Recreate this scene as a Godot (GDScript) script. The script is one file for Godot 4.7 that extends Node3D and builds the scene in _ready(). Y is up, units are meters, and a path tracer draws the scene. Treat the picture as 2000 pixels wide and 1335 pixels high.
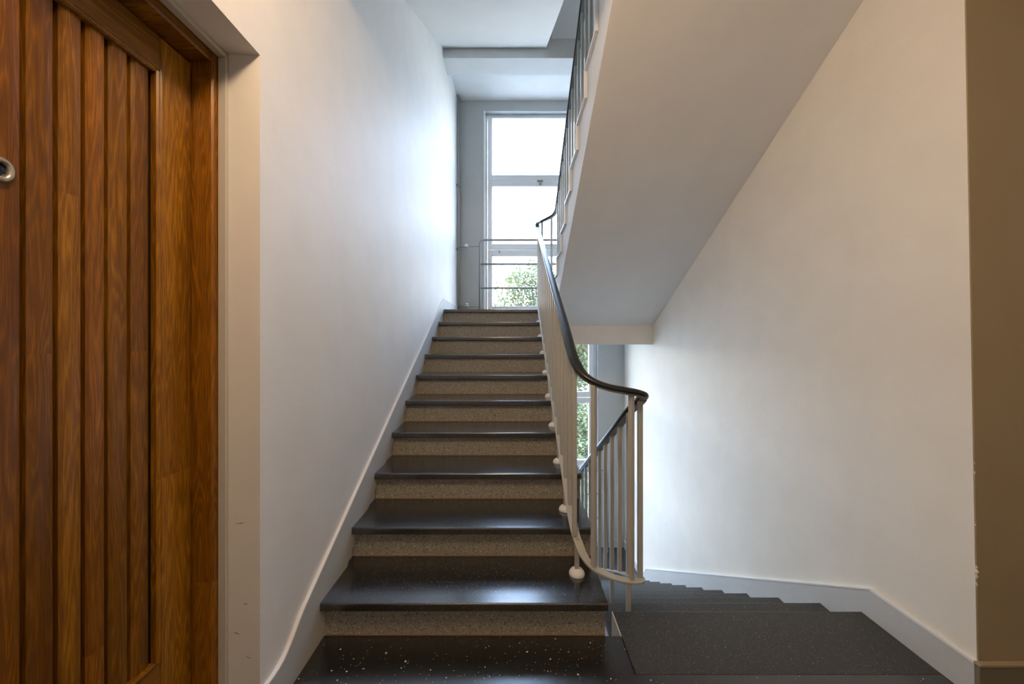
extends Node3D
# A stairwell seen from a floor landing. Points are written P(x, height, depth): depth runs away from the camera (-z).

const F := 700.0            # focal length in pixels of the 2000 x 1335 frame
const EYE := 1.268
const XL := -0.831          # left wall
const XR := 1.65            # right wall
const RISE := 0.165
const RUN := 0.2972
const Z1 := 1.511           # nosing of the first step up
const ZE := 1.691           # nosing of the landing above the steps down
const H2 := 3.335           # floor above
const RISE2 := 0.1685
const RISE0 := 0.178        # steps down
const ZW := 5.33            # inner face of the window wall
const BEAM := 4.24          # front of the half-landing beam

var M := {}
var used := {}

func _ready():
	# ---- camera, sky, exposure
	var cam := Camera3D.new()
	cam.name = "camera"
	cam.position = Vector3(0, EYE, 0)
	var n := 0.05
	cam.set_frustum(n * 1335.0 / F, Vector2(-3.0 / F * n, 0), n, 300.0)
	add_child(cam)
	var sm := ProceduralSkyMaterial.new()
	sm.sky_top_color = Color(0.72, 0.84, 1.0)
	sm.sky_horizon_color = Color(1.0, 0.995, 0.97)
	sm.sky_curve = 0.2
	sm.ground_horizon_color = Color(0.62, 0.66, 0.60)
	sm.ground_bottom_color = Color(0.30, 0.34, 0.26)
	sm.sky_energy_multiplier = 2.9
	sm.ground_energy_multiplier = 2.2
	var env := Environment.new()
	env.background_mode = Environment.BG_SKY
	env.sky = Sky.new()
	env.sky.sky_material = sm
	env.tonemap_mode = Environment.TONE_MAPPER_LINEAR
	env.tonemap_exposure = 1.45
	env.sdfgi_enabled = true
	env.ssao_enabled = true
	env.ssil_enabled = true
	var we := WorldEnvironment.new()
	we.name = "world_environment"
	we.environment = env
	add_child(we)

	materials()
	shell()
	windows()
	door()
	flight_up()
	flight_above()
	flight_down()
	skirtings()
	railing_middle()
	railing_above()
	railing_below()
	pipes()
	lamp()
	outside()

# ------------------------------------------------------------------ helpers
func P(x: float, h: float, z: float) -> Vector3:
	return Vector3(x, h, -z)

func mb(smooth := false) -> SurfaceTool:
	var st := SurfaceTool.new()
	st.begin(Mesh.PRIMITIVE_TRIANGLES)
	st.set_smooth_group(0 if smooth else -1)
	return st

func tri(st: SurfaceTool, a: Vector3, b: Vector3, c: Vector3, out: Vector3):
	if (c - a).cross(b - a).dot(out) < 0.0:
		var t := b
		b = c
		c = t
	st.add_vertex(a); st.add_vertex(b); st.add_vertex(c)

func quad(st: SurfaceTool, a: Vector3, b: Vector3, c: Vector3, d: Vector3, out: Vector3):
	tri(st, a, b, c, out)
	tri(st, a, c, d, out)

# extrude a polygon given in two axes along the third. axis 0: poly is (depth, height) along x; 1: (x, depth) along height; 2: (x, height) along depth
func pt(axis: int, u: Vector2, w: float) -> Vector3:
	if axis == 0: return P(w, u.y, u.x)
	if axis == 1: return P(u.x, w, u.y)
	return P(u.x, u.y, w)

func prism(st: SurfaceTool, axis: int, poly: PackedVector2Array, a: float, b: float, off := Vector3.ZERO):
	if a > b:
		var sw := a
		a = b
		b = sw
	var dir: Vector3 = (pt(axis, Vector2.ZERO, 1.0) - pt(axis, Vector2.ZERO, 0.0))
	var ix := Geometry2D.triangulate_polygon(poly)
	for k in range(0, ix.size(), 3):
		for s in [[a, -dir], [b, dir]]:
			tri(st, pt(axis, poly[ix[k]], s[0]) - off, pt(axis, poly[ix[k + 1]], s[0]) - off, pt(axis, poly[ix[k + 2]], s[0]) - off, s[1])
	var cw := Geometry2D.is_polygon_clockwise(poly)
	for i in poly.size():
		var p: Vector2 = poly[i]
		var q: Vector2 = poly[(i + 1) % poly.size()]
		var e := q - p
		var n2 := Vector2(e.y, -e.x) if not cw else Vector2(-e.y, e.x)
		# is_polygon_clockwise assumes y down; check by a probe
		var mid := (p + q) * 0.5 + n2.normalized() * 0.0004
		if Geometry2D.is_point_in_polygon(mid, poly):
			n2 = -n2
		var out: Vector3 = pt(axis, n2, 0.0) - pt(axis, Vector2.ZERO, 0.0)
		quad(st, pt(axis, p, a) - off, pt(axis, q, a) - off, pt(axis, q, b) - off, pt(axis, p, b) - off, out)

func pv(a: Array) -> PackedVector2Array:
	var r := PackedVector2Array()
	for k in range(0, a.size(), 2):
		r.append(Vector2(a[k], a[k + 1]))
	return r

# chamfered box between two corners (x, h, z)
func box(st: SurfaceTool, x0: float, x1: float, h0: float, h1: float, z0: float, z1: float, c := 0.0, off := Vector3.ZERO):
	if c <= 0.0:
		prism(st, 1, pv([x0, z0, x1, z0, x1, z1, x0, z1]), h0, h1, off)
		return
	var lo := Vector3(x0, h0, z0)
	var hi := Vector3(x1, h1, z1)
	var mid := (lo + hi) * 0.5
	# vertex (s, axis): corner with the chamfer taken off on the two other axes
	var v := func(s: Vector3, ax: int) -> Vector3:
		var half := (hi - lo) * 0.5
		var q := Vector3(half.x * s.x, half.y * s.y, half.z * s.z)
		for k in 3:
			if k != ax:
				q[k] -= c * s[k]
		var w := mid + q
		return P(w.x, w.y, w.z) - off
	var fl := func(d: Vector3) -> Vector3: return Vector3(d.x, d.y, -d.z)
	for ax in 3:
		var b := (ax + 1) % 3
		var g := (ax + 2) % 3
		for s in [-1.0, 1.0]:
			var cs := []
			for e in [[-1, -1], [1, -1], [1, 1], [-1, 1]]:
				var sg := Vector3.ZERO
				sg[ax] = s; sg[b] = e[0]; sg[g] = e[1]
				cs.append(sg)
			var d := Vector3.ZERO
			d[ax] = s
			quad(st, v.call(cs[0], ax), v.call(cs[1], ax), v.call(cs[2], ax), v.call(cs[3], ax), fl.call(d))
		# edges along axis ax
		for sb in [-1.0, 1.0]:
			for sg2 in [-1.0, 1.0]:
				var s0 := Vector3.ZERO
				s0[b] = sb; s0[g] = sg2
				var lo_s := s0
				lo_s[ax] = -1.0
				var hi_s := s0
				hi_s[ax] = 1.0
				quad(st, v.call(lo_s, b), v.call(hi_s, b), v.call(hi_s, g), v.call(lo_s, g), fl.call(s0))
	for sx in [-1.0, 1.0]:
		for sy in [-1.0, 1.0]:
			for sz in [-1.0, 1.0]:
				var s := Vector3(sx, sy, sz)
				tri(st, v.call(s, 0), v.call(s, 1), v.call(s, 2), fl.call(s))

# sweep a closed profile (u sideways, v up) along a path of world points; sideways stays level
func sweep(st: SurfaceTool, prof: PackedVector2Array, path: PackedVector3Array, off := Vector3.ZERO, caps := true):
	var rings := []
	var last_side := Vector3.ZERO
	for i in path.size():
		var t := (path[min(i + 1, path.size() - 1)] - path[max(i - 1, 0)]).normalized()
		var side := t.cross(Vector3.UP)
		if side.length() < 0.02:
			side = last_side if last_side != Vector3.ZERO else Vector3.RIGHT
		side = side.normalized()
		if last_side != Vector3.ZERO and side.dot(last_side) < 0.0 and absf(t.y) > 0.5:
			side = -side
		last_side = side
		var up := side.cross(t).normalized()
		var ring := PackedVector3Array()
		for p in prof:
			ring.append(path[i] + side * p.x + up * p.y - off)
		rings.append(ring)
	var m := prof.size()
	for i in path.size() - 1:
		var ca := path[i] - off
		var cb := path[i + 1] - off
		for k in m:
			var a: Vector3 = rings[i][k]
			var b: Vector3 = rings[i][(k + 1) % m]
			var c: Vector3 = rings[i + 1][(k + 1) % m]
			var d: Vector3 = rings[i + 1][k]
			quad(st, a, b, c, d, (a + b + c + d) * 0.25 - (ca + cb) * 0.5)
	if caps:
		for e in [0, path.size() - 1]:
			var dir: Vector3 = path[0] - path[1] if e == 0 else path[e] - path[e - 1]
			for k in range(1, m - 1):
				tri(st, rings[e][0], rings[e][k], rings[e][k + 1], dir)

func circle(r: float, n := 12, rv := -1.0) -> PackedVector2Array:
	var a := PackedVector2Array()
	for k in n:
		var t := TAU * k / n
		a.append(Vector2(cos(t) * r, sin(t) * (r if rv < 0 else rv)))
	return a

func lathe(st: SurfaceTool, prof: PackedVector2Array, base: Vector3, axis := Vector3.UP, n := 20):
	var u := axis.cross(Vector3.RIGHT if absf(axis.x) < 0.9 else Vector3.UP).normalized()
	var w := axis.cross(u)
	for i in prof.size() - 1:
		for k in n:
			var t0 := TAU * k / n
			var t1 := TAU * (k + 1) / n
			var d0 := u * cos(t0) + w * sin(t0)
			var d1 := u * cos(t1) + w * sin(t1)
			var a := base + axis * prof[i].y + d0 * prof[i].x
			var b := base + axis * prof[i].y + d1 * prof[i].x
			var c := base + axis * prof[i + 1].y + d1 * prof[i + 1].x
			var d := base + axis * prof[i + 1].y + d0 * prof[i + 1].x
			var e := prof[i + 1] - prof[i]
			var out := (d0 + d1) * e.y - axis * e.x * 2.0
			if prof[i].x > 1e-5: tri(st, a, b, c if prof[i + 1].x > 1e-5 else c, out)
			if prof[i + 1].x > 1e-5: tri(st, a, c, d, out)

func smooth_path(pts: Array, step := 0.012) -> PackedVector3Array:
	var cv := Curve3D.new()
	cv.bake_interval = step
	for i in pts.size():
		var p: Vector3 = pts[i]
		var a: Vector3 = pts[max(i - 1, 0)]
		var b: Vector3 = pts[min(i + 1, pts.size() - 1)]
		var dir := (b - a).normalized()
		var li := (p - a).length() * 0.36
		var lo := (b - p).length() * 0.36
		cv.add_point(p, -dir * li, dir * lo)
	return cv.get_baked_points()

func numbered(nm: String) -> String:
	if not used.has(nm):
		used[nm] = 0
		return nm
	used[nm] += 1
	return "%s_%03d" % [nm, used[nm]]

func tag(o: Node, label: String, category := "", kind := "", group := ""):
	if label: o.set_meta("label", label)
	if category: o.set_meta("category", category)
	if kind: o.set_meta("kind", kind)
	if group: o.set_meta("group", group)

func thing(nm: String, label: String, category: String, at := Vector3.ZERO, kind := "") -> Node3D:
	var o := Node3D.new()
	o.name = numbered(nm)
	o.position = at
	add_child(o)
	tag(o, label, category, kind)
	return o

# commit; vertices are world points, the node stands at its parent's place
func part(nm: String, st: SurfaceTool, mat: Material, parent: Node = self, label := "") -> MeshInstance3D:
	st.generate_normals()
	var mi := MeshInstance3D.new()
	mi.mesh = st.commit()
	mi.material_override = mat
	mi.cast_shadow = GeometryInstance3D.SHADOW_CASTING_SETTING_ON
	mi.name = nm if parent != self else numbered(nm)
	parent.add_child(mi, true)
	if parent != self:
		var w := Vector3.ZERO
		var q: Node = parent
		while q != self:
			w += (q as Node3D).position
			q = q.get_parent()
		mi.position = -w
	if label: mi.set_meta("label", label)
	return mi

func struct(nm: String, st: SurfaceTool, mat: Material, label: String, category: String) -> MeshInstance3D:
	var mi := part(nm, st, mat)
	tag(mi, label, category, "structure")
	return mi

# a shared mesh put at a world point as a part
func put(nm: String, mesh: Mesh, mat: Material, parent: Node3D, at: Vector3, yaw := 0.0) -> MeshInstance3D:
	var mi := MeshInstance3D.new()
	mi.mesh = mesh
	mi.material_override = mat
	mi.name = nm
	parent.add_child(mi, true)
	mi.position = at - parent.position
	mi.rotation.y = yaw
	return mi

# ------------------------------------------------------------------ materials
func lin(r: float, g: float, b: float) -> Color:
	return Color(r, g, b).linear_to_srgb()

func noise_tex(freq: float, size: int, ramp: Array, seed_ := 1, octaves := 4, normal := false, bump := 2.0) -> NoiseTexture2D:
	var fn := FastNoiseLite.new()
	fn.noise_type = FastNoiseLite.TYPE_SIMPLEX_SMOOTH
	fn.seed = seed_
	fn.frequency = freq
	fn.fractal_octaves = octaves
	var t := NoiseTexture2D.new()
	t.width = size
	t.height = size
	t.seamless = true
	t.noise = fn
	if normal:
		t.as_normal_map = true
		t.bump_strength = bump
	if ramp.size():
		var g := Gradient.new()
		g.set_color(0, ramp[0])
		g.set_color(1, ramp[1])
		t.color_ramp = g
	return t

func chips(size: int, base: Color, base2: Color, kinds: Array, seed_: int) -> ImageTexture:
	var rng := RandomNumberGenerator.new()
	rng.seed = seed_
	var im := Image.create(size, size, false, Image.FORMAT_RGB8)
	im.fill(base)
	# cloudy ground
	for k in 900:
		var w := rng.randi_range(4, 14)
		var p := Vector2i(rng.randi_range(0, size - 1), rng.randi_range(0, size - 1))
		im.fill_rect(Rect2i(p, Vector2i(w, w / 2 + 1)), base.lerp(base2, rng.randf()))
	for kd in kinds:      # [colour, other colour, count, smallest, largest]
		for k in int(kd[2]):
			var c: Color = (kd[0] as Color).lerp(kd[1], rng.randf())
			var r := lerpf(kd[3], kd[4], pow(rng.randf(), 2.5))
			var cx := rng.randf() * size
			var cy := rng.randf() * size
			var ang := rng.randf() * PI
			var el := rng.randf_range(0.5, 1.0)
			var rr := int(ceil(r))
			if r < 1.0:
				im.set_pixel(int(cx) % size, int(cy) % size, c)
				continue
			for y in range(-rr, rr + 1):
				for x in range(-rr, rr + 1):
					var v := Vector2(x, y).rotated(ang)
					v.y /= el
					if absf(v.x) + absf(v.y) * 0.8 < r:
						im.set_pixel(posmod(int(cx) + x, size), posmod(int(cy) + y, size), c)
	return ImageTexture.create_from_image(im)

func wood_image(w: int, h: int, seed_: int) -> Image:
	var a := FastNoiseLite.new()
	a.seed = seed_
	a.frequency = 0.006
	a.fractal_octaves = 3
	var f := FastNoiseLite.new()
	f.seed = seed_ + 7
	f.frequency = 0.03
	f.fractal_octaves = 2
	var im := Image.create(w, h, false, Image.FORMAT_RGB8)
	var dark := lin(0.075, 0.025, 0.002)
	var mid := lin(0.235, 0.095, 0.0035)
	var light := lin(0.43, 0.19, 0.008)
	for y in h:
		for x in w:
			var slow := a.get_noise_2d(x * 1.2, y * 0.22)
			var ring := sin((x * 0.19 + slow * 34.0)) * 0.5 + 0.5
			ring = pow(ring, 1.6)
			var pore := f.get_noise_2d(x * 26.0, y * 0.5)
			var broad := a.get_noise_2d(x * 0.6 + 900.0, y * 0.12)
			var t := clampf(0.36 + ring * 0.42 + broad * 0.46 - 0.06, 0.0, 1.0)
			var c := mid.lerp(light, clampf((t - 0.45) * 1.8, 0, 1)) if t > 0.45 else dark.lerp(mid, 0.45 + t * 1.2)
			if pore > 0.18:
				c = c.lerp(dark, clampf((pore - 0.18) * 1.9, 0, 0.7))
			im.set_pixel(x, y, c)
	return im

func paint(c: Color, rough := 0.72, relief := 0.35) -> StandardMaterial3D:
	var m := StandardMaterial3D.new()
	m.albedo_color = c
	m.roughness = rough
	m.uv1_triplanar = true
	m.uv1_world_triplanar = true
	m.uv1_scale = Vector3.ONE * 0.9
	m.albedo_texture = M.mottle
	m.normal_enabled = true
	m.normal_texture = M.roller
	m.normal_scale = relief
	return m

func stone(tex: Texture2D, scale: float, rough: float) -> StandardMaterial3D:
	var m := StandardMaterial3D.new()
	m.albedo_texture = tex
	m.roughness = rough
	m.uv1_triplanar = true
	m.uv1_world_triplanar = true
	m.uv1_scale = Vector3.ONE * scale
	m.texture_filter = BaseMaterial3D.TEXTURE_FILTER_LINEAR_WITH_MIPMAPS_ANISOTROPIC
	return m

func plain(c: Color, rough: float, metal := 0.0) -> StandardMaterial3D:
	var m := StandardMaterial3D.new()
	m.albedo_color = c
	m.roughness = rough
	m.metallic = metal
	return m

func materials():
	M.mottle = noise_tex(0.006, 512, [Color(0.975, 0.975, 0.975), Color(1, 1, 1)], 3, 4)
	M.roller = noise_tex(0.03, 512, [], 5, 5, true, 1.2)
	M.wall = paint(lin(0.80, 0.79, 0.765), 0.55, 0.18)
	M.tan = paint(lin(0.36, 0.285, 0.175), 0.6, 0.18)  # pier and its skirting cap: shade painted in as brown
	M.cream = paint(lin(0.82, 0.785, 0.71), 0.55, 0.18)  # right wall tinted warm to carry the warm light falling on it
	M.grey = paint(lin(0.47, 0.48, 0.47), 0.6, 0.18)  # end wall darkened to hold the shade of facing away from the windows
	M.ceil = paint(lin(0.77, 0.76, 0.74), 0.8, 0.15)
	M.skirt = paint(lin(0.55, 0.56, 0.555), 0.5, 0.2)
	M.skirt_shade = paint(lin(0.20, 0.17, 0.12), 0.5, 0.2)  # pier skirting, darkened so its colour holds the shade there
	M.frame = plain(lin(0.80, 0.81, 0.82), 0.4)
	M.metal = plain(lin(0.45, 0.45, 0.42), 0.42)
	M.pipe = plain(lin(0.30, 0.32, 0.315), 0.35)
	M.brass = plain(lin(0.45, 0.42, 0.36), 0.3, 0.9)
	M.rail = plain(lin(0.012, 0.014, 0.014), 0.28)
	M.under = plain(lin(0.22, 0.24, 0.25), 0.45)
	M.joint = plain(lin(0.42, 0.43, 0.44), 0.3, 0.7)
	M.nickel = plain(lin(0.52, 0.49, 0.44), 0.34, 0.85)
	M.lens = plain(lin(0.01, 0.015, 0.03), 0.08)
	M.dark = plain(lin(0.012, 0.008, 0.006), 0.8)
	M.mortar = plain(lin(0.52, 0.49, 0.43), 0.85)
	# terrazzo
	var blk := lin(0.012, 0.011, 0.0105)
	M.floor = stone(chips(1024, blk, lin(0.020, 0.017, 0.014), [
		[lin(0.035, 0.03, 0.026), lin(0.06, 0.05, 0.04), 9000, 0.5, 2.6],
		[lin(0.16, 0.14, 0.11), lin(0.34, 0.28, 0.19), 2600, 0.6, 2.6],
		[lin(0.62, 0.55, 0.42), lin(0.75, 0.70, 0.62), 330, 1.2, 5.0]], 11), 0.85, 0.26)
	M.tread = stone(chips(1024, lin(0.017, 0.0165, 0.016), lin(0.026, 0.025, 0.024), [
		[lin(0.065, 0.062, 0.056), lin(0.14, 0.13, 0.115), 26000, 0.5, 2.2],
		[lin(0.006, 0.006, 0.006), lin(0.012, 0.012, 0.012), 14000, 0.6, 2.4],
		[lin(0.30, 0.28, 0.24), lin(0.5, 0.48, 0.42), 420, 0.6, 2.2]], 12), 0.95, 0.21)
	M.worn = stone(chips(1024, lin(0.040, 0.0385, 0.036), lin(0.06, 0.057, 0.053), [
		[lin(0.10, 0.096, 0.088), lin(0.24, 0.225, 0.20), 26000, 0.5, 2.2],
		[lin(0.012, 0.012, 0.012), lin(0.022, 0.022, 0.021), 14000, 0.6, 2.4],
		[lin(0.45, 0.42, 0.36), lin(0.6, 0.58, 0.5), 260, 0.6, 2.2]], 14), 0.95, 0.42)
	M.riser = stone(chips(1024, lin(0.30, 0.275, 0.23), lin(0.37, 0.34, 0.285), [
		[lin(0.03, 0.028, 0.025), lin(0.07, 0.06, 0.05), 19000, 0.6, 2.8],
		[lin(0.52, 0.48, 0.40), lin(0.72, 0.67, 0.58), 17000, 0.6, 3.0]], 13), 0.85, 0.55)
	M.joint_fill = plain(lin(0.24, 0.165, 0.10), 0.9)
	M.scuff = plain(lin(0.09, 0.07, 0.06), 0.8)
	for k in ["floor", "tread"]:
		M[k].metallic_specular = 0.85
		M[k].clearcoat_enabled = true
		M[k].clearcoat = 0.7
		M[k].clearcoat_roughness = 0.24
	# wood
	var wi := wood_image(512, 1024, 21)
	var tv := ImageTexture.create_from_image(wi)
	var wh := wi.duplicate() as Image
	wh.rotate_90(CLOCKWISE)
	var th := ImageTexture.create_from_image(wh)
	var mk := func(t: Texture2D, sc: Vector3, tint: Color, off: Vector3) -> StandardMaterial3D:
		var m := StandardMaterial3D.new()
		m.albedo_texture = t
		m.albedo_color = tint
		m.roughness = 0.36
		m.metallic_specular = 0.4
		m.clearcoat_enabled = true
		m.clearcoat = 0.3
		m.clearcoat_roughness = 0.16
		m.uv1_triplanar = true
		m.uv1_world_triplanar = true
		m.uv1_scale = sc
		m.uv1_offset = off
		return m
	M.wood = []
	for k in 5:
		var g: float = [1.0, 0.90, 1.06, 0.95, 0.84][k]
		M.wood.append(mk.call(tv, Vector3(3.4, 0.62, 3.4), Color(g, g * [1.0, 0.97, 1.0, 0.95, 0.98][k], g), Vector3(0.37 * k, 0.23 * k, 0.41 * k)))
	M.woodh = mk.call(th, Vector3(0.62, 3.4, 0.62), Color(0.92, 0.9, 0.9), Vector3(0.1, 0.2, 0.3))
	# glass and outdoors
	var gl := StandardMaterial3D.new()
	gl.transparency = BaseMaterial3D.TRANSPARENCY_ALPHA
	gl.albedo_color = Color(0.9, 0.95, 0.95, 0.04)
	gl.roughness = 0.0
	M.glass = gl
	M.leaf = []
	for c in [lin(0.115, 0.135, 0.05), lin(0.15, 0.165, 0.065), lin(0.09, 0.11, 0.04)]:
		var lf := plain(c, 0.6)
		lf.cull_mode = BaseMaterial3D.CULL_DISABLED
		lf.backlight_enabled = true
		lf.backlight = lin(0.03, 0.05, 0.01)
		M.leaf.append(lf)
	M.bark = paint(lin(0.10, 0.075, 0.05), 0.9, 1.0)
	M.bounce_ground = paint(lin(0.46, 0.44, 0.40), 0.95, 1.0)  # ground made pale to throw light up onto the ceilings

# ------------------------------------------------------------------ shell
func wall_edge(h: float) -> float:      # the front corner of the right wall leans a little
	return 1.2705 + 0.0147 * h

func shell():
	# left wall with the door recess cut out of its outline
	var st := mb()
	prism(st, 0, pv([-1.6, 0, 0.2, 0, 0.2, 2.208, 1.175, 2.208, 1.175, -3.6, ZW + 0.02, -3.6, ZW + 0.02, 6.7, -1.6, 6.7]), -1.15, XL)
	var w := struct("wall_left", st, M.wall, "tall white plastered wall along the left side of the stairs up", "wall")
	var sb := mb()
	prism(sb, 0, pv([-1.7, -3.6, ZW + 0.3, -3.6, ZW + 0.3, 6.8, -1.7, 6.8]), -1.40, -1.15)
	part("backing", sb, M.wall, w)
	for q in [[-0.895, 0.674, 0.020, 0.16], [-0.908, 0.314, 0.011, -0.35], [-0.878, 0.410, 0.009, 0.05], [-0.87, 0.235, 0.008, -0.45]]:
		var hc: float = q[1]
		var ang: float = q[3]
		var len_: float = q[2]
		st = mb()
		var dz := 1.1746
		var dd := Vector2(cos(ang), sin(ang)) * len_
		var nn := Vector2(-dd.y, dd.x).normalized() * 0.0009
		var cc := Vector2(q[0], hc)
		prism(st, 2, PackedVector2Array([cc - dd, cc - nn, cc + dd, cc + nn]), dz, dz + 0.001)
		part("scuff", st, M.scuff, w)
	# right wall
	st = mb()
	var e := 0.004
	prism(st, 0, pv([wall_edge(-3.6) + e, -3.6, wall_edge(6.7) + e, 6.7, ZW + 0.02, 6.7, ZW + 0.02, -3.6]), XR, XR + 0.25)
	var wr := struct("wall_right", st, M.cream, "plastered wall along the right side of the steps down, warm light tinted into its cream colour", "wall")
	# little chips knocked out of the plaster arris
	var rng := RandomNumberGenerator.new()
	rng.seed = 5
	for k in 7:
		var hh: float = [0.43, 0.447, 0.462, 0.405, 0.615, 0.80, 0.835][k]
		var r: float = [0.0045, 0.006, 0.004, 0.003, 0.002, 0.0025, 0.002][k]
		var ln := r * rng.randf_range(1.6, 2.6)
		st = mb()
		var tilt := rng.randf_range(-0.3, 0.3)
		lathe(st, pv([0.0, -ln, r * 0.8, -ln * 0.4, r * 0.55, ln * 0.1, r, ln * 0.4, 0.0, ln]), P(XR + 0.0005, hh, wall_edge(hh) + 0.001), Vector3(0, 1, tilt).normalized(), 5)
		part("plaster_chip", st, M.cream, wr)
	# the pier that faces the camera
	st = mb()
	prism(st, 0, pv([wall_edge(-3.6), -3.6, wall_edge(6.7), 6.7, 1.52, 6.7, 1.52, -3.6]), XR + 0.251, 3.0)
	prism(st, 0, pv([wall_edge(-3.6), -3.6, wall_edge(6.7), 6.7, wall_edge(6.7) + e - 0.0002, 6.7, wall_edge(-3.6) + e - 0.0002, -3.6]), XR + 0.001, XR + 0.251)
	struct("wall_front", st, M.tan, "wall at the right edge facing the landing, shade painted in as brown", "wall")
	# window wall
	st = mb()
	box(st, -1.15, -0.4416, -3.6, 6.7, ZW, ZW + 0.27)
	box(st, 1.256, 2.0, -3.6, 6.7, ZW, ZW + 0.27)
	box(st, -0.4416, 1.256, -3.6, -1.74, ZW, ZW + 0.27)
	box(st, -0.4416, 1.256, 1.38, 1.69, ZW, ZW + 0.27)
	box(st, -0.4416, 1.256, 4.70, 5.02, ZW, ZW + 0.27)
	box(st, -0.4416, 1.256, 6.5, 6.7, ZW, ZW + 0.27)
	struct("wall_back", st, M.grey, "end wall around the tall stairwell windows, shade painted in as grey", "wall")
	# behind the camera
	st = mb()
	box(st, -1.15, 3.0, -3.6, 6.7, -1.85, -1.6)
	struct("wall_rear", st, M.wall, "plain landing wall behind the viewpoint", "wall")
	st = mb()
	box(st, 2.8, 3.0, -3.6, 6.7, -1.6, wall_edge(0))
	struct("wall_side", st, M.wall, "plain landing wall far to the right of the viewpoint", "wall")
	# landing floor: coarse flecked terrazzo with a notch for the stair eye
	st = mb()
	box(st, -1.15, 0.462, -0.28, 0.0, -1.6, 1.546)
	box(st, 0.462, 2.8, -0.28, 0.0, -1.6, 1.366)
	struct("floor", st, M.floor, "black terrazzo landing floor with scattered pale flecks", "floor")
	# landing ceiling
	st = mb()
	box(st, XL + 0.001, 0.40, 2.95, 3.30, -1.599, 1.499)
	box(st, 0.40, 2.799, 2.95, H2 - 0.04, -1.6, 1.578)
	struct("ceiling", st, M.ceil, "white ceiling over the floor landing", "ceiling")
	# half-landings: slab and beam in one outline
	for s in [["upper", 1.65, 1.46, 1.238, 0.0], ["top", 5.02, 4.857, 4.624, 0.0], ["lower", -RISE0 * 10, -1.98, -2.2, 0.0]]:
		st = mb()
		var z0: float = BEAM if s[0] != "lower" else 4.34
		prism(st, 0, pv([z0, s[1] - 0.04, z0, s[3], z0 + 0.27, s[3], z0 + 0.27, s[2], ZW, s[2], ZW, s[1] - 0.04]), XL + 0.001, XR - 0.001)
		var lab: String = {"upper": "white half landing slab and beam at the head of the stairs", "top": "white slab with two beams over the upper window", "lower": "half landing slab at the foot of the steps down"}[s[0]]
		var cb := struct("ceiling" if s[0] == "top" else "floor", st, M.ceil, lab, "slab")
		if s[0] != "top":
			st = mb()
			prism(st, 0, nosed(z0 - 0.054 if s[0] == "upper" else z0, ZW, s[1], 0.035, false), XL + 0.001, 0.44)
			prism(st, 0, nosed(z0 + 0.001, ZW, s[1], 0.035, false), 0.44, XR - 0.001)
			part("floor_finish", st, M.tread, cb)
	# cap over the well and floor at its foot
	st = mb()
	box(st, -1.4, 3.0, 6.7, 6.9, -1.85, ZW + 0.3)
	struct("ceiling", st, M.ceil, "ceiling at the very top of the stairwell", "ceiling")
	st = mb()
	box(st, -1.4, 3.0, -3.8, -3.6, -1.85, ZW + 0.3)
	struct("floor", st, M.tread, "floor at the bottom of the stairwell", "floor")

# profile of a slab with a rounded front edge; front at z0 (flip: front at z1)
func nosed(z0: float, z1: float, top: float, th: float, flip: bool) -> PackedVector2Array:
	var r := 0.007
	var a := PackedVector2Array()
	a.append(Vector2(z1, top))
	a.append(Vector2(z1, top - th))
	var d := 1.0
	if flip: d = -1.0
	var zf := z0
	if flip:
		a[0].x = z0
		a[1].x = z0
		zf = z1
	a.append(Vector2(zf + d * 0.004, top - th))
	a.append(Vector2(zf, top - th + 0.004))
	for k in 5:
		var t := PI * 0.5 * k / 4.0
		a.append(Vector2(zf + d * (r - r * cos(t)), top - r + r * sin(t)))
	return a

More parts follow.
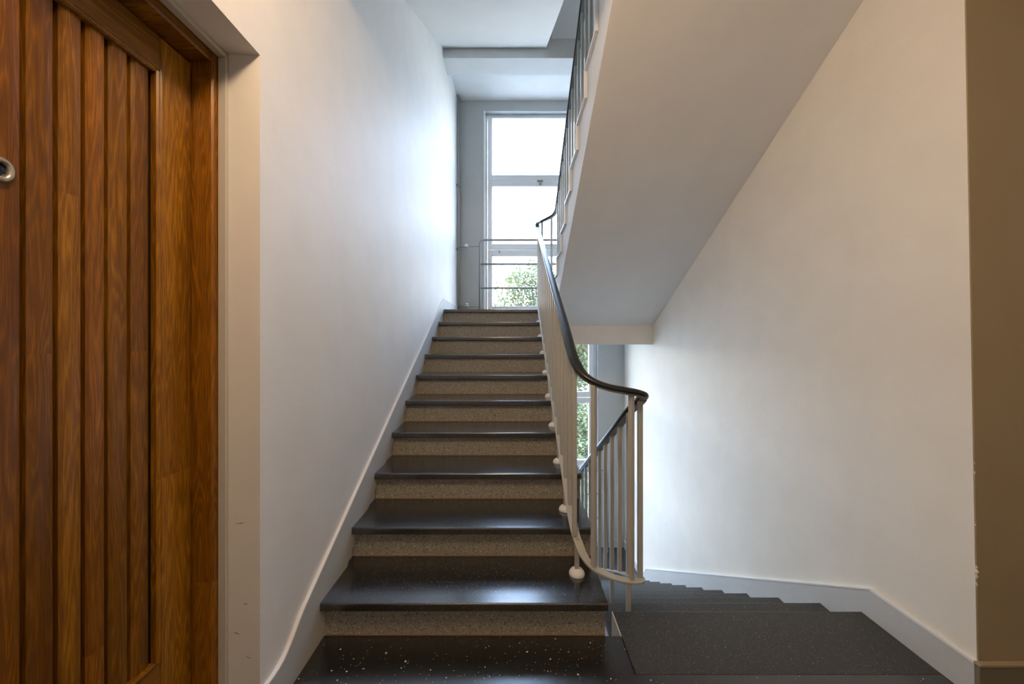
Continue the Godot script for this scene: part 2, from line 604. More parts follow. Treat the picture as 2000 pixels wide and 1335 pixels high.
# ------------------------------------------------------------------ windows
func windows():
	var x0 := -0.4416
	var x1 := 1.256
	var zw := 5.42
	var n := 0
	for s in [[1.69, 4.70, [1.69, 2.66, 3.70, 4.70], "tall white window at the head of the stairs, three panes with a treetop in the lowest"],
			[-1.74, 1.38, [-1.74, -0.60, 0.43, 1.38], "white stairwell window below the half landing, seen through the balusters"],
			[5.02, 6.5, [5.02, 6.5], "white window at the top of the stairwell"]]:
		n += 1
		var t := thing("window_%d" % n, s[3], "window", P(0.407, s[0], zw), "structure")
		var st := mb()
		var fw := 0.045
		box(st, x0, x0 + fw, s[0], s[1], zw, zw + 0.07, 0.004)
		box(st, x1 - fw, x1, s[0], s[1], zw, zw + 0.07, 0.004)
		box(st, x0 + fw, x1 - fw, s[1] - 0.03, s[1], zw, zw + 0.07, 0.003)
		box(st, x0 + fw, x1 - fw, s[0], s[0] + 0.03, zw, zw + 0.07, 0.003)
		part("frame", st, M.frame, t)
		var hs: Array = s[2]
		for k in hs.size() - 1:
			var a: float = hs[k] + (0.034 if k == 0 else 0.004)
			var b: float = hs[k + 1] - (0.034 if k == hs.size() - 2 else 0.004)
			var xa := x0 + fw + 0.006
			var xb := x1 - fw - 0.006
			var sw := 0.068
			var lo := 0.085
			var hi := 0.095 if k == 0 else (0.08 if k == 1 else 0.022)
			st = mb()
			var zf := zw - 0.012
			box(st, xa, xa + sw, a, b, zf, zf + 0.06, 0.005)
			box(st, xb - sw, xb, a, b, zf, zf + 0.06, 0.005)
			box(st, xa + sw, xb - sw, a, a + lo, zf, zf + 0.06, 0.005)
			box(st, xa + sw, xb - sw, b - hi, b, zf, zf + 0.06, 0.005)
			var sash := part("sash", st, M.frame, t)
			st = mb()
			box(st, xa + sw - 0.005, xb - sw + 0.005, a + lo - 0.005, b - hi + 0.005, zf + 0.026, zf + 0.032)
			part("pane", st, M.glass, sash)
			if n < 3 and k < 2:
				var hx := 0.40 if k == 1 else -0.215
				var hy: float = b - 0.012
				st = mb()
				if k == 1:
					box(st, hx - 0.045, hx + 0.045, hy - 0.008, hy + 0.022, zf - 0.016, zf - 0.0005, 0.004)
					box(st, hx - 0.018, hx + 0.026, hy - 0.050, hy - 0.022, zf - 0.022, zf - 0.0005, 0.006)
				else:
					box(st, hx - 0.012, hx + 0.012, hy - 0.034, hy + 0.002, zf - 0.018, zf - 0.0005, 0.005)
				part("latch", st, M.brass, sash)
	# bright bead along the reveal edges
	for s in [[-0.4416, 1], [1.256, -1]]:
		var st2 := mb()
		var dx: float = s[1]
		box(st2, s[0] - 0.004 * dx, s[0] + 0.018 * dx, 1.69, 4.70, ZW - 0.006, ZW + 0.088, 0.002)
		struct("trim_%d" % (1 if dx > 0 else 2), st2, M.frame, "white corner bead down the %s reveal of the tall window" % ("near left" if dx > 0 else "right"), "trim")

# ------------------------------------------------------------------ door
func door():
	var xd := -1.027
	var t := thing("door_1", "varnished oak door of vertical boards set deep in the left wall", "door", P(xd, 0, 0.7), "structure")
	var W: Array = M.wood
	var zs := 1.142      # far edge of the leaf
	var zn := 0.248
	var x_back := xd - 0.05
	# stiles and rails
	var st := mb()
	box(st, x_back, xd, 0.005, 2.155, 1.044, zs, 0.003)
	part("stile", st, W[2], t)
	st = mb()
	box(st, x_back, xd, 0.005, 2.155, zn, 0.349, 0.003)
	part("stile", st, W[0], t)
	st = mb()
	box(st, x_back, xd, 2.055, 2.155, 0.350, 1.043, 0.003)
	part("top_rail", st, M.woodh, t)
	st = mb()
	box(st, x_back, xd, 0.005, 0.336, 0.350, 1.043, 0.003)
	part("bottom_rail", st, M.woodh, t)
	# boards: crowned faces with eased edges, dark joints between
	var ed := [1.0275, 0.9716, 0.917, 0.868, 0.816, 0.762, 0.708, 0.654, 0.600, 0.546, 0.492, 0.438, 0.366]
	st = mb()
	box(st, x_back, xd - 0.030, 0.33, 2.06, 0.345, 1.046)
	part("groove_backing", st, M.dark, t)
	for k in ed.size() - 1:
		var a: float = ed[k + 1] + 0.0048
		var b: float = ed[k] - 0.0048
		var prof := PackedVector2Array()
		var xs := xd - 0.012
		prof.append(Vector2(xs - 0.02, a))
		var nseg := 9
		for i in nseg + 1:
			var u := float(i) / nseg
			var crown := 0.0035 * (1.0 - pow(absf(u * 2.0 - 1.0), 2.4))
			var ease_ := 0.0 if i > 0 and i < nseg else -0.0045
			prof.append(Vector2(xs + crown + ease_, lerpf(a, b, u)))
		prof.append(Vector2(xs - 0.02, b))
		st = mb(false)
		prism(st, 1, prof, 0.338, 2.053)
		part("board", st, W[[1, 0, 3, 0, 1, 3, 0, 0, 3, 2, 4, 0][k]], t)
	# glazing-bead moulding round the boarded panel
	var bead := pv([-0.006, 0, -0.006, 0.004, -0.003, 0.0075, 0.002, 0.008, 0.006, 0.004, 0.006, 0])
	for e in [[P(xd - 0.004, 0.34, 1.036), P(xd - 0.004, 2.052, 1.036)], [P(xd - 0.004, 0.34, 0.357), P(xd - 0.004, 2.052, 0.357)]]:
		st = mb()
		box(st, xd - 0.02, xd + 0.004, 0.338, 2.053, -e[0].z - 0.0062, -e[0].z + 0.0062, 0.004)
		part("bead", st, W[2], t)
	for hb in [0.343, 2.048]:
		st = mb()
		box(st, xd - 0.02, xd + 0.004, hb - 0.006, hb + 0.006, 0.364, 1.029, 0.004)
		part("bead", st, M.woodh, t)
	# frame
	st = mb()
	box(st, -1.10, -0.962, 0.0, 2.2, 1.1455, 1.1745, 0.005)
	part("frame_post", st, W[3], t)
	st = mb()
	box(st, -1.10, -0.962, 0.0, 2.2, 0.2005, 0.245, 0.005)
	part("frame_post", st, W[1], t)
	st = mb()
	box(st, -1.10, -0.962, 2.163, 2.2075, 0.2455, 1.145, 0.005)
	part("frame_head", st, M.woodh, t)
	# closing piece between frame and back of the recess
	st = mb()
	box(st, -1.148, -1.101, 0.0, 2.207, 0.201, 1.174)
	part("packing", st, M.dark, t)
	# pear-shaped satin ring of a door viewer
	var o := part("viewer", mb_viewer(xd), M.nickel, t, "satin metal door viewer ring with a dark lens")
	st = mb(true)
	lathe(st, pv([0.0, 0.006, 0.006, 0.0055, 0.0115, 0.003, 0.0125, 0.0]), P(xd - 0.008, 1.613, 0.7195), Vector3.RIGHT, 18)
	part("lens", st, M.lens, o)
	# lime plaster bead between frame and recess
	st = mb()
	box(st, -0.9615, -0.933, 0.0, 2.192, 1.1635, 1.1748, 0.003)
	box(st, -0.9615, -0.933, 2.192, 2.2078, 0.201, 1.1748, 0.003)
	struct("trim_3", st, M.mortar, "pale plaster strip between the oak frame and the wall recess", "trim")

func mb_viewer(xd: float) -> SurfaceTool:
	var st := mb(true)
	var path := PackedVector3Array()
	for k in 37:
		var a := TAU * k / 36.0
		var r := 0.0165 + 0.0035 * maxf(0.0, sin(a))
		path.append(P(xd - 0.005, 1.613 + sin(a) * r * 1.05, 0.7195 + cos(a) * r * 0.9))
	# ring swept by hand: tube around the path
	var c0 := P(xd - 0.005, 1.613, 0.7195)
	for k in 36:
		for j in 10:
			var q := []
			for e in [[k, j], [k + 1, j], [k + 1, j + 1], [k, j + 1]]:
				var c: Vector3 = path[e[0] % 36]
				var outw := (c - c0).normalized()
				var t := TAU * float(e[1]) / 10.0
				q.append(c + outw * cos(t) * 0.0062 + Vector3.RIGHT * sin(t) * 0.0075)
			quad(st, q[0], q[1], q[2], q[3], (q[0] + q[2]) * 0.5 - (path[k] + path[(k + 1) % 36]) * 0.5)
	return st

# ------------------------------------------------------------------ flights
func flight_up():
	var t := thing("staircase", "black and tan terrazzo stairs rising from the landing to the tall window", "staircase", P(-0.2, 0, Z1))
	var xe := 0.399
	# concrete body
	var poly := PackedVector2Array()
	poly.append(Vector2(Z1 + 0.055, -0.26))
	for k in 10:
		var z := Z1 + 0.055 + RUN * k
		poly.append(Vector2(z, RISE * k + (0.0 if k else 0.0)))
		poly.append(Vector2(z, RISE * (k + 1) - 0.036))
	poly.append(Vector2(BEAM - 0.002, 1.60))
	poly.append(Vector2(BEAM - 0.002, 1.30))
	poly.append(Vector2(1.75, -0.10))
	var st := mb()
	prism(st, 0, poly, XL + 0.002, xe - 0.004)
	part("body", st, M.ceil, t)
	for k in 10:
		var z := Z1 + RUN * k
		var zt := z + RUN + 0.052 if k < 9 else BEAM - 0.055
		st = mb()
		prism(st, 0, nosed(z, zt, RISE * (k + 1), 0.035, false), XL + 0.001, xe)
		if k < 9: part("tread", st, M.tread, t)
		st = mb()
		box(st, XL + 0.001, xe - 0.003, RISE * k + 0.0005, RISE * (k + 1) - 0.0355, z + 0.04, z + (0.0545 if k < 9 else 0.0535))
		part("riser", st, M.riser, t)
		if k < 6:
			st = mb()
			box(st, XL + 0.015, xe - 0.004, RISE * k + 0.0003, RISE * k + 0.005, z + 0.0365, z + 0.0399)
			part("joint", st, M.joint_fill, t)

func flight_above():
	var t := thing("staircase", "white underside of the stairs climbing overhead on the right", "staircase", P(1.05, 1.65, 3.0))
	var x0 := 0.468
	var zig := PackedVector2Array()
	for k in range(10, 0, -1):
		var z := ZE + RUN * k - (0.0 if k < 10 else 0.0)
		zig.append(Vector2(z, H2 - RISE2 * k))
		if k > 0: pass
	# stair outline from the half landing up towards the camera
	var out := PackedVector2Array()
	out.append(Vector2(ZE + RUN * 9, 1.65))
	for j in range(9, 0, -1):
		out.append(Vector2(ZE + RUN * j, H2 - RISE2 * j))
		out.append(Vector2(ZE + RUN * (j - 1), H2 - RISE2 * j))
	out.append(Vector2(ZE, H2))
	var band := PackedVector2Array(out)
	out.append(Vector2(1.58, H2))
	out.append(Vector2(1.58, 2.94))
	out.append(Vector2(1.691, 2.879))
	out.append(Vector2(BEAM - 0.001, 1.464))
	out.append(Vector2(BEAM - 0.001, 1.652))
	out.append(Vector2(ZE + RUN * 9, 1.652))
	out[0].y = 1.652
	var st := mb()
	prism(st, 0, out, x0, x0 + 0.03)
	part("string", st, M.ceil, t, "white stepped side of the stairs")
	var inner := PackedVector2Array()
	for i in out.size():
		inner.append(out[i] - Vector2(0.0, 0.034 if i > 0 and i < out.size() - 5 else 0.0))
	st = mb()
	prism(st, 0, inner, x0 + 0.03, XR - 0.001)
	part("body", st, M.ceil, t, "grey white sloping soffit")
	# painted lip that follows the steps, standing proud of the string
	var lip := PackedVector2Array(band)
	var w := 0.016
	for i in range(band.size() - 1, -1, -1):
		var p := band[i]
		lip.append(p + Vector2(-w, -w) if i > 0 else p + Vector2(-w, -w))
	st = mb()
	for i in band.size() - 1:
		var a := band[i]
		var b := band[i + 1]
		if absf(a.x - b.x) < 1e-4:
			box(st, x0 - 0.021, x0 - 0.0002, minf(a.y, b.y) - w, maxf(a.y, b.y), a.x - w, a.x, 0.002)
		else:
			box(st, x0 - 0.021, x0 - 0.0002, a.y - w, a.y, minf(a.x, b.x), maxf(a.x, b.x) - w, 0.002)
	part("string_lip", st, M.frame, t)
	for j in range(1, 10):
		st = mb()
		prism(st, 0, nosed(ZE + RUN * (j - 1) + 0.001, ZE + RUN * j + 0.02, H2 - RISE2 * j, 0.033, true), x0 + 0.031, XR - 0.001)
		part("tread", st, M.tread, t)
	# next storey: soffit over the left flight and the one above the well
	var t3 := thing("staircase", "bright white underside of the next stairs above the left flight", "staircase", P(-0.2, 4.9, 3.0))
	st = mb()
	var s3 := 0.576
	var o3 := PackedVector2Array()
	o3.append(Vector2(1.501, 4.73 - s3 * 2.715))
	o3.append(Vector2(BEAM - 0.022, 4.73))
	o3.append(Vector2(BEAM - 0.022, 4.98))
	for k in range(9, -1, -1):
		o3.append(Vector2(1.511 + 0.28 * k + 0.15, H2 + 0.1745 * (k + 1) - 0.02))
		o3.append(Vector2(1.511 + 0.28 * k + 0.15, H2 + 0.1745 * k - 0.02))
	o3.append(Vector2(1.501, H2 - 0.02))
	prism(st, 0, o3, XL + 0.001, 0.385)
	part("body", st, M.ceil, t3)
	var t4 := thing("staircase", "shaded underside of the uppermost stairs glimpsed above the handrail", "staircase", P(1.05, 5.5, 3.0))
	st = mb()
	prism(st, 0, pv([1.55, 6.32, BEAM - 0.001, 4.854, BEAM - 0.001, 5.02, 4.36, 5.19, 1.60, 6.66, 1.55, 6.66]), 0.455, XR - 0.001)
	part("body", st, M.ceil, t4)

func down_nose(j: int) -> float:
	return ZE if j == 0 else 1.918 + 0.301 * (j - 1)

func down_h(j: int) -> float:
	if j == 0: return 0.0
	return -0.124 - 0.185 * (j - 1) if j < 10 else -RISE0 * 10

func flight_down():
	var t := thing("staircase", "dark terrazzo steps going down on the right beside the cream wall", "staircase", P(1.05, -1.0, 3.0))
	var x0 := 0.462
	# top slab, fine grained, let into the landing
	var st := mb()
	prism(st, 0, nosed(1.368, ZE, 0.0, 0.035, true), x0 + 0.005, XR - 0.001)
	part("tread", st, M.worn, t)
	st = mb()
	box(st, x0 + 0.0005, x0 + 0.0045, -0.30, -0.0005, 1.548, ZE - 0.002)
	part("string", st, M.cream, t, "pale painted end of the landing slab")
	var poly := PackedVector2Array()
	poly.append(Vector2(1.37, -0.036))
	for j in range(0, 10):
		var z := down_nose(j) - 0.055
		poly.append(Vector2(z, down_h(j) - 0.036))
		poly.append(Vector2(z, down_h(j + 1) - 0.036))
	poly.append(Vector2(4.339, -RISE0 * 10 - 0.036))
	poly.append(Vector2(4.339, -2.06))
	poly.append(Vector2(1.37, -0.30))
	st = mb()
	prism(st, 0, poly, x0 + 0.005, XR - 0.001)
	part("body", st, M.ceil, t)
	for j in range(1, 10):
		st = mb()
		prism(st, 0, nosed(down_nose(j - 1) - 0.0545, down_nose(j), down_h(j), 0.035, true), x0, XR - 0.001)
		part("tread", st, M.worn, t)
	for j in range(0, 10):
		st = mb()
		box(st, x0 + 0.003, XR - 0.001, down_h(j + 1) + 0.0005, down_h(j) - 0.0355, down_nose(j) - 0.054, down_nose(j) - 0.040)
		part("riser", st, M.riser, t)

# ------------------------------------------------------------------ skirtings
func skirting(nm: String, poly: PackedVector2Array, xa: float, xb: float, label: String):
	var st := mb()
	prism(st, 0, poly, xa, xb)
	struct(nm, st, M.skirt, label, "baseboard")

func skirtings():
	var th := 0.014
	# left: level at the corner, sweeping up with the stairs
	var top := PackedVector2Array()
	top.append(Vector2(1.176, 0.118))
	var s := RISE / RUN
	for k in 9:
		var u := k / 8.0
		var z := lerpf(1.20, 1.40, u)
		var line := 0.2465 + (z - 1.446) * s
		top.append(Vector2(z, lerpf(0.122, line, u * u * (3 - 2 * u))))
	var z_end := 4.20
	top.append(Vector2(z_end, 0.2465 + (z_end - 1.446) * s))
	top.append(Vector2(4.30, 1.775))
	top.append(Vector2(ZW - 0.001, 1.775))
	var low := [Vector2(ZW - 0.001, 1.652), Vector2(4.25, 1.652)]
	var poly := PackedVector2Array(top)
	for p in low: poly.append(p)
	poly.append(Vector2(1.80, 0.167 + 0.04))
	poly.append(Vector2(1.60, 0.001))
	poly.append(Vector2(1.176, 0.001))
	skirting("baseboard_left", poly, XL, XL + th, "painted skirting climbing the left wall beside the stairs up")
	# pale arris along its top
	var st := mb()
	for i in top.size() - 1:
		var a := top[i]
		var b := top[i + 1]
		prism(st, 0, PackedVector2Array([a, b, b + Vector2(-0.002, 0.008), a + Vector2(-0.002, 0.008)]), XL, XL + th + 0.001)
	part("cap", st, M.frame, get_node("baseboard_left"))
	# right
	var s0 := RISE0 / 0.2975
	var topr := PackedVector2Array([Vector2(wall_edge(0.1) + 0.001, 0.128), Vector2(1.648, 0.128), Vector2(4.42, 0.128 - s0 * (4.42 - 1.648)), Vector2(4.55, -RISE0 * 10 + 0.10), Vector2(ZW - 0.001, -RISE0 * 10 + 0.10)])
	poly = PackedVector2Array(topr)
	poly.append(Vector2(ZW - 0.001, -RISE0 * 10 + 0.002))
	poly.append(Vector2(4.2, -RISE0 * 10 + 0.002))
	poly.append(Vector2(1.55, -0.03))
	poly.append(Vector2(1.366, 0.001))
	poly.append(Vector2(wall_edge(0) + 0.001, 0.001))
	skirting("baseboard_right", poly, XR - th, XR, "blue grey skirting dropping along the right wall beside the steps down")
	st = mb()
	for i in topr.size() - 1:
		var a := topr[i]
		var b := topr[i + 1]
		prism(st, 0, PackedVector2Array([a, b, b + Vector2(0, 0.009), a + Vector2(0, 0.009)]), XR - th - 0.002, XR)
	part("cap", st, M.frame, get_node("baseboard_right"))
	# on the pier and the end wall
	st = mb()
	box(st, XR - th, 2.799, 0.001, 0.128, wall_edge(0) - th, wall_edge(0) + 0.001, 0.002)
	struct("baseboard_front", st, M.skirt_shade, "skirting across the foot of the wall at right, shade painted in as brown", "baseboard")
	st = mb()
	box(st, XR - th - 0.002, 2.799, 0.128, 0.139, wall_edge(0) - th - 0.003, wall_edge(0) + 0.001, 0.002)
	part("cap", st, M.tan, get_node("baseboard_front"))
	st = mb()
	box(st, 1.257, XR - th - 0.003, -RISE0 * 10 + 0.001, -RISE0 * 10 + 0.10, ZW - th, ZW - 0.001, 0.002)
	struct("baseboard_back", st, M.skirt, "short skirting under the lower window wall", "baseboard")

# ------------------------------------------------------------------ railings
const BW := 0.021
func bar_mesh(h: float) -> ArrayMesh:
	var st := mb()
	var w := BW * 0.5
	box(st, -w, w, 0, h, -w, w, 0.0022)
	st.generate_normals()
	return st.commit()

func foot_mesh() -> ArrayMesh:
	var st := mb(true)
	lathe(st, pv([0.0365, 0.0, 0.0375, 0.004, 0.035, 0.012, 0.028, 0.021, 0.018, 0.027, 0.0105, 0.030]), Vector3.ZERO, Vector3.UP, 22)
	st.generate_normals()
	return st.commit()

func handrail(t: Node3D, pts: Array):
	var path := smooth_path(pts)
	var st := mb(true)
	var prof := PackedVector2Array()
	for p in [[-0.0235, -0.008], [-0.0245, 0.0], [-0.0215, 0.0075], [-0.013, 0.0115], [0.0, 0.013], [0.013, 0.0115], [0.0215, 0.0075], [0.0245, 0.0], [0.0235, -0.008], [0.017, -0.011], [-0.017, -0.011]]:
		prof.append(Vector2(p[0], p[1]))
	sweep(st, prof, path)
	part("handrail", st, M.rail, t, "black moulded handrail")
	st = mb()
	sweep(st, pv([-0.015, -0.0195, -0.015, -0.0105, 0.015, -0.0105, 0.015, -0.0195]), path)
	part("core_bar", st, M.under, t)

func bottom_bar(t: Node3D, pts: Array):
	var st := mb()
	sweep(st, pv([-0.019, -0.009, -0.020, -0.006, -0.020, -0.001, -0.019, 0.0, 0.019, 0.0, 0.020, -0.001, 0.020, -0.006, 0.019, -0.009]), smooth_path(pts))
	part("bottom_bar", st, M.metal, t)

func up_line(z: float) -> float:
	return RISE + (z - Z1) * RISE / RUN

func railing_middle():
	var t := thing("stair_railing", "grey metal railing with black handrail beside the stairs up, curling round at its foot", "railing", P(0.29, 0, 1.71))
	var rail_c := 0.924 - 0.013
	var X := 0.29
	var pts := []
	# from the half landing down to the knuckle
	pts.append(P(X - 0.003, up_line(4.30) + rail_c + 0.01, 4.30))
	for z in [4.1, 3.5, 2.9, 2.3, 1.95]:
		pts.append(P(X, up_line(z) + rail_c, z))
	for q in [[0.2905, 1.228, 1.80], [0.297, 1.172, 1.715], [0.318, 1.127, 1.660], [0.358, 1.094, 1.628], [0.42, 1.070, 1.608], [0.49, 1.056, 1.598], [0.545, 1.046, 1.600], [0.580, 1.034, 1.615], [0.592, 1.020, 1.640]]:
		pts.append(P(q[0], q[1], q[2]))
	handrail(t, pts)
	var bpts := []
	for z in [4.33, 3.8, 3.2, 2.6, 2.1, 1.85]:
		bpts.append(P(X, up_line(z) + 0.078, z))
	for q in [[0.292, 0.378, 1.745], [0.305, 0.330, 1.690], [0.325, 0.290, 1.645], [0.356, 0.261, 1.617], [0.40, 0.242, 1.600], [0.455, 0.225, 1.592], [0.52, 0.208, 1.598], [0.568, 0.194, 1.620], [0.585, 0.182, 1.655], [0.577, 0.165, 1.695]]:
		bpts.append(P(q[0], q[1], q[2]))
	bottom_bar(t, bpts)
	# uprights: two to a tread; every second one runs on down to a domed foot
	var L := 0.924 - 0.078 - 0.022
	var m := bar_mesh(L)
	var fm := foot_mesh()
	var z := 1.705
	for k in 18:
		var zz := z + RUN * 0.5 * k
		if zz > 4.30: break
		put("baluster", m, M.metal, t, P(X, up_line(zz) + 0.076, zz))
		if k % 2 == 0:
			var tread: float = RISE * (k / 2 + 1)
			var b := up_line(zz) + 0.070
			var xx := X + (0.011 if k == 0 else 0.0)
			put("post", bar_mesh(b - tread - 0.002), M.metal, t, P(xx, tread + 0.001, zz))
			put("foot", fm, M.frame, t, P(xx, tread + 0.0005, zz))
	for q in [[0.361, 1.614, 0.256, 1.072, 0.75], [0.528, 1.606, 0.204, 1.031, 0.62], [0.583, 1.652, 0.181, 0.998, 0.1]]:
		put("baluster", bar_mesh(q[3] - q[2]), M.metal, t, P(q[0], q[2], q[1]), q[4])

func above_line(z: float) -> float:
	return H2 - (z - ZE) * RISE2 / RUN

func railing_above():
	var t := thing("stair_railing", "grey metal railing with thin dark handrail on the stairs climbing overhead", "railing", P(0.515, 1.65, 4.3))
	var X := 0.515
	var pts := [P(0.287, up_line(4.31) + 0.923, 4.311), P(0.293, 2.715, 4.37), P(0.325, 2.755, 4.435), P(0.385, 2.79, 4.462), P(0.445, 2.815, 4.45), P(0.493, 2.835, 4.41), P(0.513, 2.855, 4.34)]
	for z in [4.2, 3.6, 3.0, 2.4, 1.9, 1.72]:
		pts.append(P(X, above_line(z) + 0.972, z))
	handrail(t, pts)
	var b := [P(0.292, 1.80, 4.40), P(0.325, 1.81, 4.445), P(0.40, 1.82, 4.465), P(0.475, 1.835, 4.445), P(0.513, 1.87, 4.38)]
	for z in [4.2, 3.6, 3.0, 2.4, 1.9, 1.72]:
		b.append(P(X, above_line(z) + 0.085, z))
	bottom_bar(t, b)
	var m := bar_mesh(0.87)
	for k in 18:
		var zz := ZE + 0.10 + RUN * 0.5 * k
		if zz > 4.30: break
		put("baluster", m, M.metal, t, P(X, above_line(zz) + 0.083, zz))
		if k % 2 == 1:
			var j := int(floor((zz - ZE) / RUN)) + 1
			var tread := H2 - RISE2 * j + 0.001
			var l := above_line(zz) + 0.078 - tread
			if l > 0.02: put("post", bar_mesh(l), M.metal, t, P(X, tread, zz))
	for q in [[0.355, 4.452, 1.812, 2.76], [0.470, 4.437, 1.83, 2.81]]:
		put("baluster", bar_mesh(q[3] - q[2]), M.metal, t, P(q[0], q[2], q[1]), 0.5)
	put("post", bar_mesh(0.165), M.metal, t, P(0.40, 1.651, 4.465))

func below_line(z: float) -> float:      # top of the handrail
	return 0.597 - 0.588 * (z - 2.34)

func railing_below():
	var t := thing("stair_railing", "grey metal railing with black handrail descending beside the steps down", "railing", P(0.565, -1.0, 2.5))
	var X := 0.565
	var pts := [P(0.5925, 1.016, 1.645), P(0.591, 1.000, 1.668), P(0.580, 0.968, 1.715), P(0.569, 0.915, 1.79)]
	for z in [1.95, 2.4, 3.0, 3.6, 4.2, 4.4]:
		pts.append(P(X, below_line(z) - 0.013, z))
	handrail(t, pts)
	# sleeve at the knuckle
	var st := mb(true)
	sweep(st, circle(0.0262, 16, 0.0165), smooth_path([P(0.5915, 1.0205, 1.637), P(0.5925, 1.013, 1.652), P(0.590, 1.001, 1.672)], 0.006))
	part("sleeve", st, M.joint, t, "scuffed grey sleeve where the handrails meet")
	var bl := func(z: float) -> float: return -0.206 - 0.588 * (z - 2.34)
	var b := [P(0.5765, 0.162, 1.698), P(0.569, 0.130, 1.755)]
	for z in [1.9, 2.4, 3.0, 3.6, 4.2, 4.4]:
		b.append(P(X, bl.call(z), z))
	bottom_bar(t, b)
	var m := bar_mesh(0.79)
	for k in 18:
		var zz := 1.762 + 0.1485 * k
		if zz > 4.40: break
		put("baluster", m, M.metal, t, P(X, bl.call(zz) - 0.002, zz))
		if k % 2 == 0:
			var j := 1
			while j < 10 and down_nose(j) < zz: j += 1
			var l: float = bl.call(zz) - 0.005 - down_h(j)
			put("post", bar_mesh(l), M.metal, t, P(X, down_h(j) + 0.0005, zz))

# ------------------------------------------------------------------ pipes
func tube(st: SurfaceTool, r: float, pts: PackedVector3Array):
	# parallel-transported tube
	var nrm := Vector3.ZERO
	var rings := []
	for i in pts.size():
		var t := (pts[min(i + 1, pts.size() - 1)] - pts[max(i - 1, 0)]).normalized()
		if nrm == Vector3.ZERO:
			nrm = t.cross(Vector3.UP if absf(t.y) < 0.9 else Vector3.RIGHT).normalized()
		nrm = (nrm - t * nrm.dot(t)).normalized()
		var bi := t.cross(nrm)
		var ring := []
		for k in 12:
			var a := TAU * k / 12.0
			ring.append(pts[i] + nrm * cos(a) * r + bi * sin(a) * r)
		rings.append(ring)
	for i in pts.size() - 1:
		for k in 12:
			quad(st, rings[i][k], rings[i][(k + 1) % 12], rings[i + 1][(k + 1) % 12], rings[i + 1][k], rings[i][k] + rings[i + 1][(k + 1) % 12] - pts[i] - pts[i + 1])
	for e in [0, pts.size() - 1]:
		var d: Vector3 = pts[0] - pts[1] if e == 0 else pts[e] - pts[e - 1]
		for k in range(1, 11):
			tri(st, rings[e][0], rings[e][k], rings[e][k + 1], d)

func pipes():
	# two risers in the far left corner
	for q in [[-0.806, 5.215, "near"], [-0.806, 5.285, "far"]]:
		var t := thing("heating_pipe", "thin white heating pipe in the far left corner, the one %s the window" % ("away from" if q[2] == "near" else "next to"), "pipe", P(q[0], 1.65, q[1]))
		var st := mb(true)
		tube(st, 0.0125, PackedVector3Array([P(q[0], 1.651, q[1]), P(q[0], 4.856, q[1])]))
		part("pipe", st, M.pipe, t)
		for h in [3.55, 2.62]:
			st = mb()
			box(st, XL + 0.0005, q[0] + 0.016, h - 0.012, h + 0.012, q[1] - 0.017, q[1] + 0.017, 0.004)
			part("clip", st, M.under, t)
	# pipe registers in front of the windows
	for s in [[0.0, "white pipe radiator of three level tubes across the upper window"], [-3.335, "white pipe radiator of three level tubes across the lower window"]]:
		var dy: float = s[0]
		var zr := 5.20
		var xa := -0.488
		var xb := 1.36
		var t := thing("pipe_radiator", s[1], "radiator", P(0.4, 1.65 + dy, zr))
		var st := mb(true)
		var loop := PackedVector3Array()
		var base: float = 1.651 if dy == 0.0 else -RISE0 * 10 + 0.001
		loop.append(P(xa, base, zr))
		for k in 7:
			var a := PI * 0.5 * k / 6.0
			loop.append(P(xa + 0.06 - 0.06 * cos(a), 2.746 + dy - 0.06 + 0.06 * sin(a), zr))
		for k in 7:
			var a := PI * 0.5 * k / 6.0
			loop.append(P(xb - 0.06 + 0.06 * sin(a), 2.746 + dy - 0.06 + 0.06 * cos(a), zr))
		loop.append(P(xb, base, zr))
		tube(st, 0.0165, loop)
		part("frame_pipe", st, M.pipe, t)
		for h in [2.397, 2.05]:
			st = mb(true)
			tube(st, 0.0145, PackedVector3Array([P(xa, h + dy, zr), P(xb, h + dy, zr)]))
			part("cross_pipe", st, M.pipe, t)
		# feed with a valve, and the return near the floor
		for f in [[2.652, true], [1.785, false]]:
			var h: float = f[0] + dy
			if dy < 0 and h < base + 0.05: h = base + 0.12
			st = mb(true)
			tube(st, 0.0095, PackedVector3Array([P(xa, h, zr), P(-0.62, h, zr), P(-0.806, h, 5.215)]))
			var fp := part("feed_pipe", st, M.pipe, t)
			st = mb(true)
			lathe(st, pv([0.0, -0.035, 0.013, -0.035, 0.014, -0.018, 0.021, -0.014, 0.021, 0.014, 0.014, 0.018, 0.013, 0.035, 0.0, 0.035]), P(-0.68, h, zr + 0.003), Vector3.RIGHT, 14)
			part("valve", st, M.brass, fp)
			st = mb(true)
			lathe(st, pv([0.007, 0.012, 0.007, 0.024, 0.022, 0.026, 0.024, 0.034, 0.020, 0.046, 0.0, 0.048]), P(-0.68, h, zr + 0.003), Vector3.UP if not f[1] else Vector3(0, 0.3, 1).normalized(), 14)
			part("valve_knob", st, M.frame, fp)

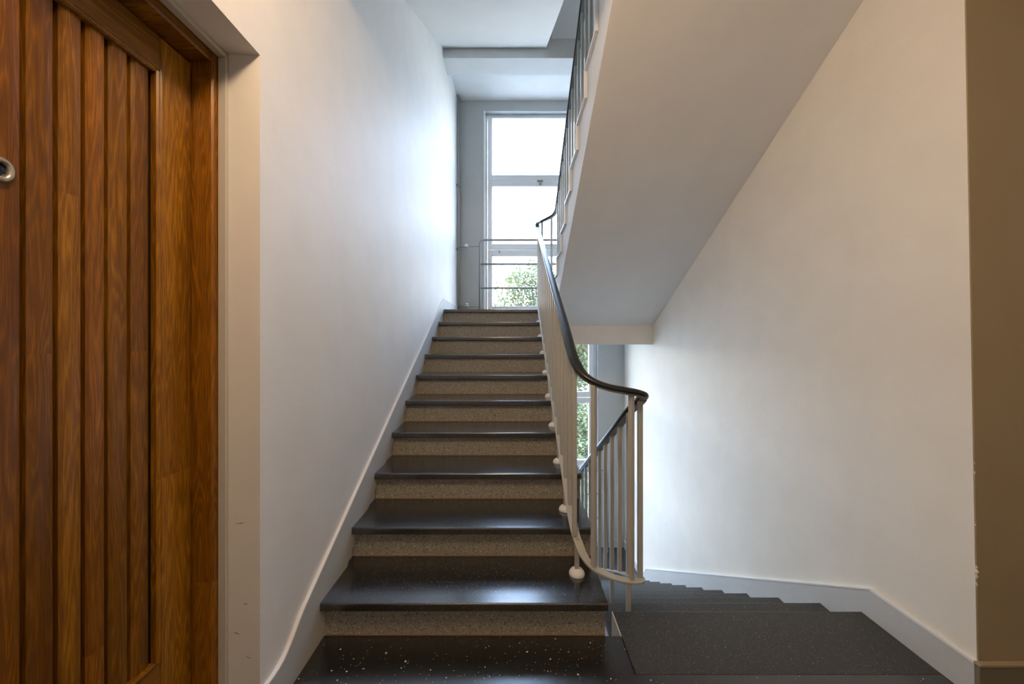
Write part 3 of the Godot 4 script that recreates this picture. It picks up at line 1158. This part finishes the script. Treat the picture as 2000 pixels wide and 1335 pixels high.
# ------------------------------------------------------------------ lamp
func lamp():
	var c := P(-0.22, 2.78, 0.30)
	var t := thing("ceiling_lamp", "round warm ceiling lamp over the landing, out of the picture", "lamp", P(-0.22, 2.95, 0.30))
	var st := mb(true)
	lathe(st, pv([0.0, 0.0, 0.10, 0.0, 0.105, -0.015, 0.10, -0.03, 0.0, -0.03]), P(-0.22, 2.9495, 0.30), Vector3.UP, 24)
	part("base", st, M.frame, t)
	st = mb(true)
	var pr := PackedVector2Array()
	for k in 17:
		var a := PI * k / 16.0
		pr.append(Vector2(sin(a) * 0.12, -cos(a) * 0.12))
	lathe(st, pr, c, Vector3.UP, 24)
	var gm := plain(Color(1, 0.95, 0.85), 0.4)
	gm.emission_enabled = true
	gm.emission = Color(1.0, 0.72, 0.42)
	gm.emission_energy_multiplier = 1.5
	part("globe", st, gm, t)
	var l := OmniLight3D.new()
	l.name = "lamp_light"
	l.position = c - t.position
	l.light_color = Color(1.0, 0.86, 0.70)
	l.light_energy = 0.92
	l.omni_range = 12.0
	l.omni_attenuation = 2.0
	l.light_size = 0.11
	l.shadow_enabled = true
	t.add_child(l)

# ------------------------------------------------------------------ outside
func outside():
	var st := mb()
	box(st, -60, 60, -9.3, -9.0, 6.2, 120)
	struct("ground", st, M.bounce_ground, "ground far below the stairwell windows, made pale to brighten the ceilings", "ground")
	var rng := RandomNumberGenerator.new()
	rng.seed = 77
	var lm := mb()
	var pts := [Vector3(-0.5, 0, 0), Vector3(0, 0.24, 0.06), Vector3(0.5, 0, 0), Vector3(0, -0.24, 0.06)]
	tri(lm, pts[0], pts[1], pts[3], Vector3(0, 0, -1))
	tri(lm, pts[1], pts[2], pts[3], Vector3(0, 0, -1))
	lm.generate_normals()
	var leaf := lm.commit()
	var specs := [
		[P(1.65, -9.0, 15.0), 2.75, 5.0, 2.9, "pale green leafy tree whose top shows in the lowest pane of the tall window"],
		[P(5.0, -9.0, 17.5), 2.6, 4.9, 2.6, "leafy tree behind the lower stairwell window at right"],
		[P(3.1, -9.0, 13.0), 2.1, 0.6, 3.4, "bushy lower tree seen through the lower window"]]
	var i := 0
	for s in specs:
		var t := thing("tree", s[4], "tree", s[0])
		var b: Vector3 = s[0]
		st = mb(true)
		var top: float = s[2]
		tube(st, 0.16, PackedVector3Array([b + Vector3(0, -0.05, 0), b + Vector3(0.1, 4, 0), b + Vector3(0, 9.0 + top - 2.0, 0.05)]))
		for k in 5:
			var hh := 5.0 + k * 1.1
			tube(st, 0.06, PackedVector3Array([b + Vector3(0.05, hh, 0), b + Vector3(cos(k * 2.4) * 1.1, hh + 1.3, sin(k * 2.4) * 1.1)]))
		part("trunk", st, M.bark, t)
		# crown: leaves clustered on many puffs
		var puffs := []
		var r: float = s[1]
		var lowh: float = top - 2.0 * s[3]
		var n_p := 110
		for k in n_p:
			var d := Vector3(rng.randfn(), rng.randfn(), rng.randfn()).normalized() * pow(rng.randf(), 0.4)
			puffs.append(Vector3(d.x * (r - 0.35), lerpf(lowh, top, 0.5) + d.y * (s[3] - 0.4), d.z * (r - 0.35)))
		for sp in [[0, 0.55], [1, 0.3], [2, 0.15]]:
			var mm := MultiMesh.new()
			mm.transform_format = MultiMesh.TRANSFORM_3D
			mm.mesh = leaf
			var cnt := int(30000 * sp[1])
			mm.instance_count = cnt
			for k in cnt:
				var c: Vector3 = puffs[rng.randi() % n_p]
				var d := Vector3(rng.randfn(), rng.randfn(), rng.randfn()).normalized() * (0.30 + 0.32 * rng.randf())
				var bs := Basis.from_euler(Vector3(rng.randf() * TAU, rng.randf() * TAU, rng.randf() * TAU)).scaled(Vector3.ONE * rng.randf_range(0.11, 0.2))
				mm.set_instance_transform(k, Transform3D(bs, c + d + Vector3(0, 0.0, 0)))
			var mi := MultiMeshInstance3D.new()
			mi.name = "foliage"
			mi.multimesh = mm
			mi.material_override = M.leaf[(sp[0] + i) % 3]
			mi.set_meta("kind", "stuff")
			t.add_child(mi, true)
			mi.position = Vector3(0, -b.y, 0)
		i += 1
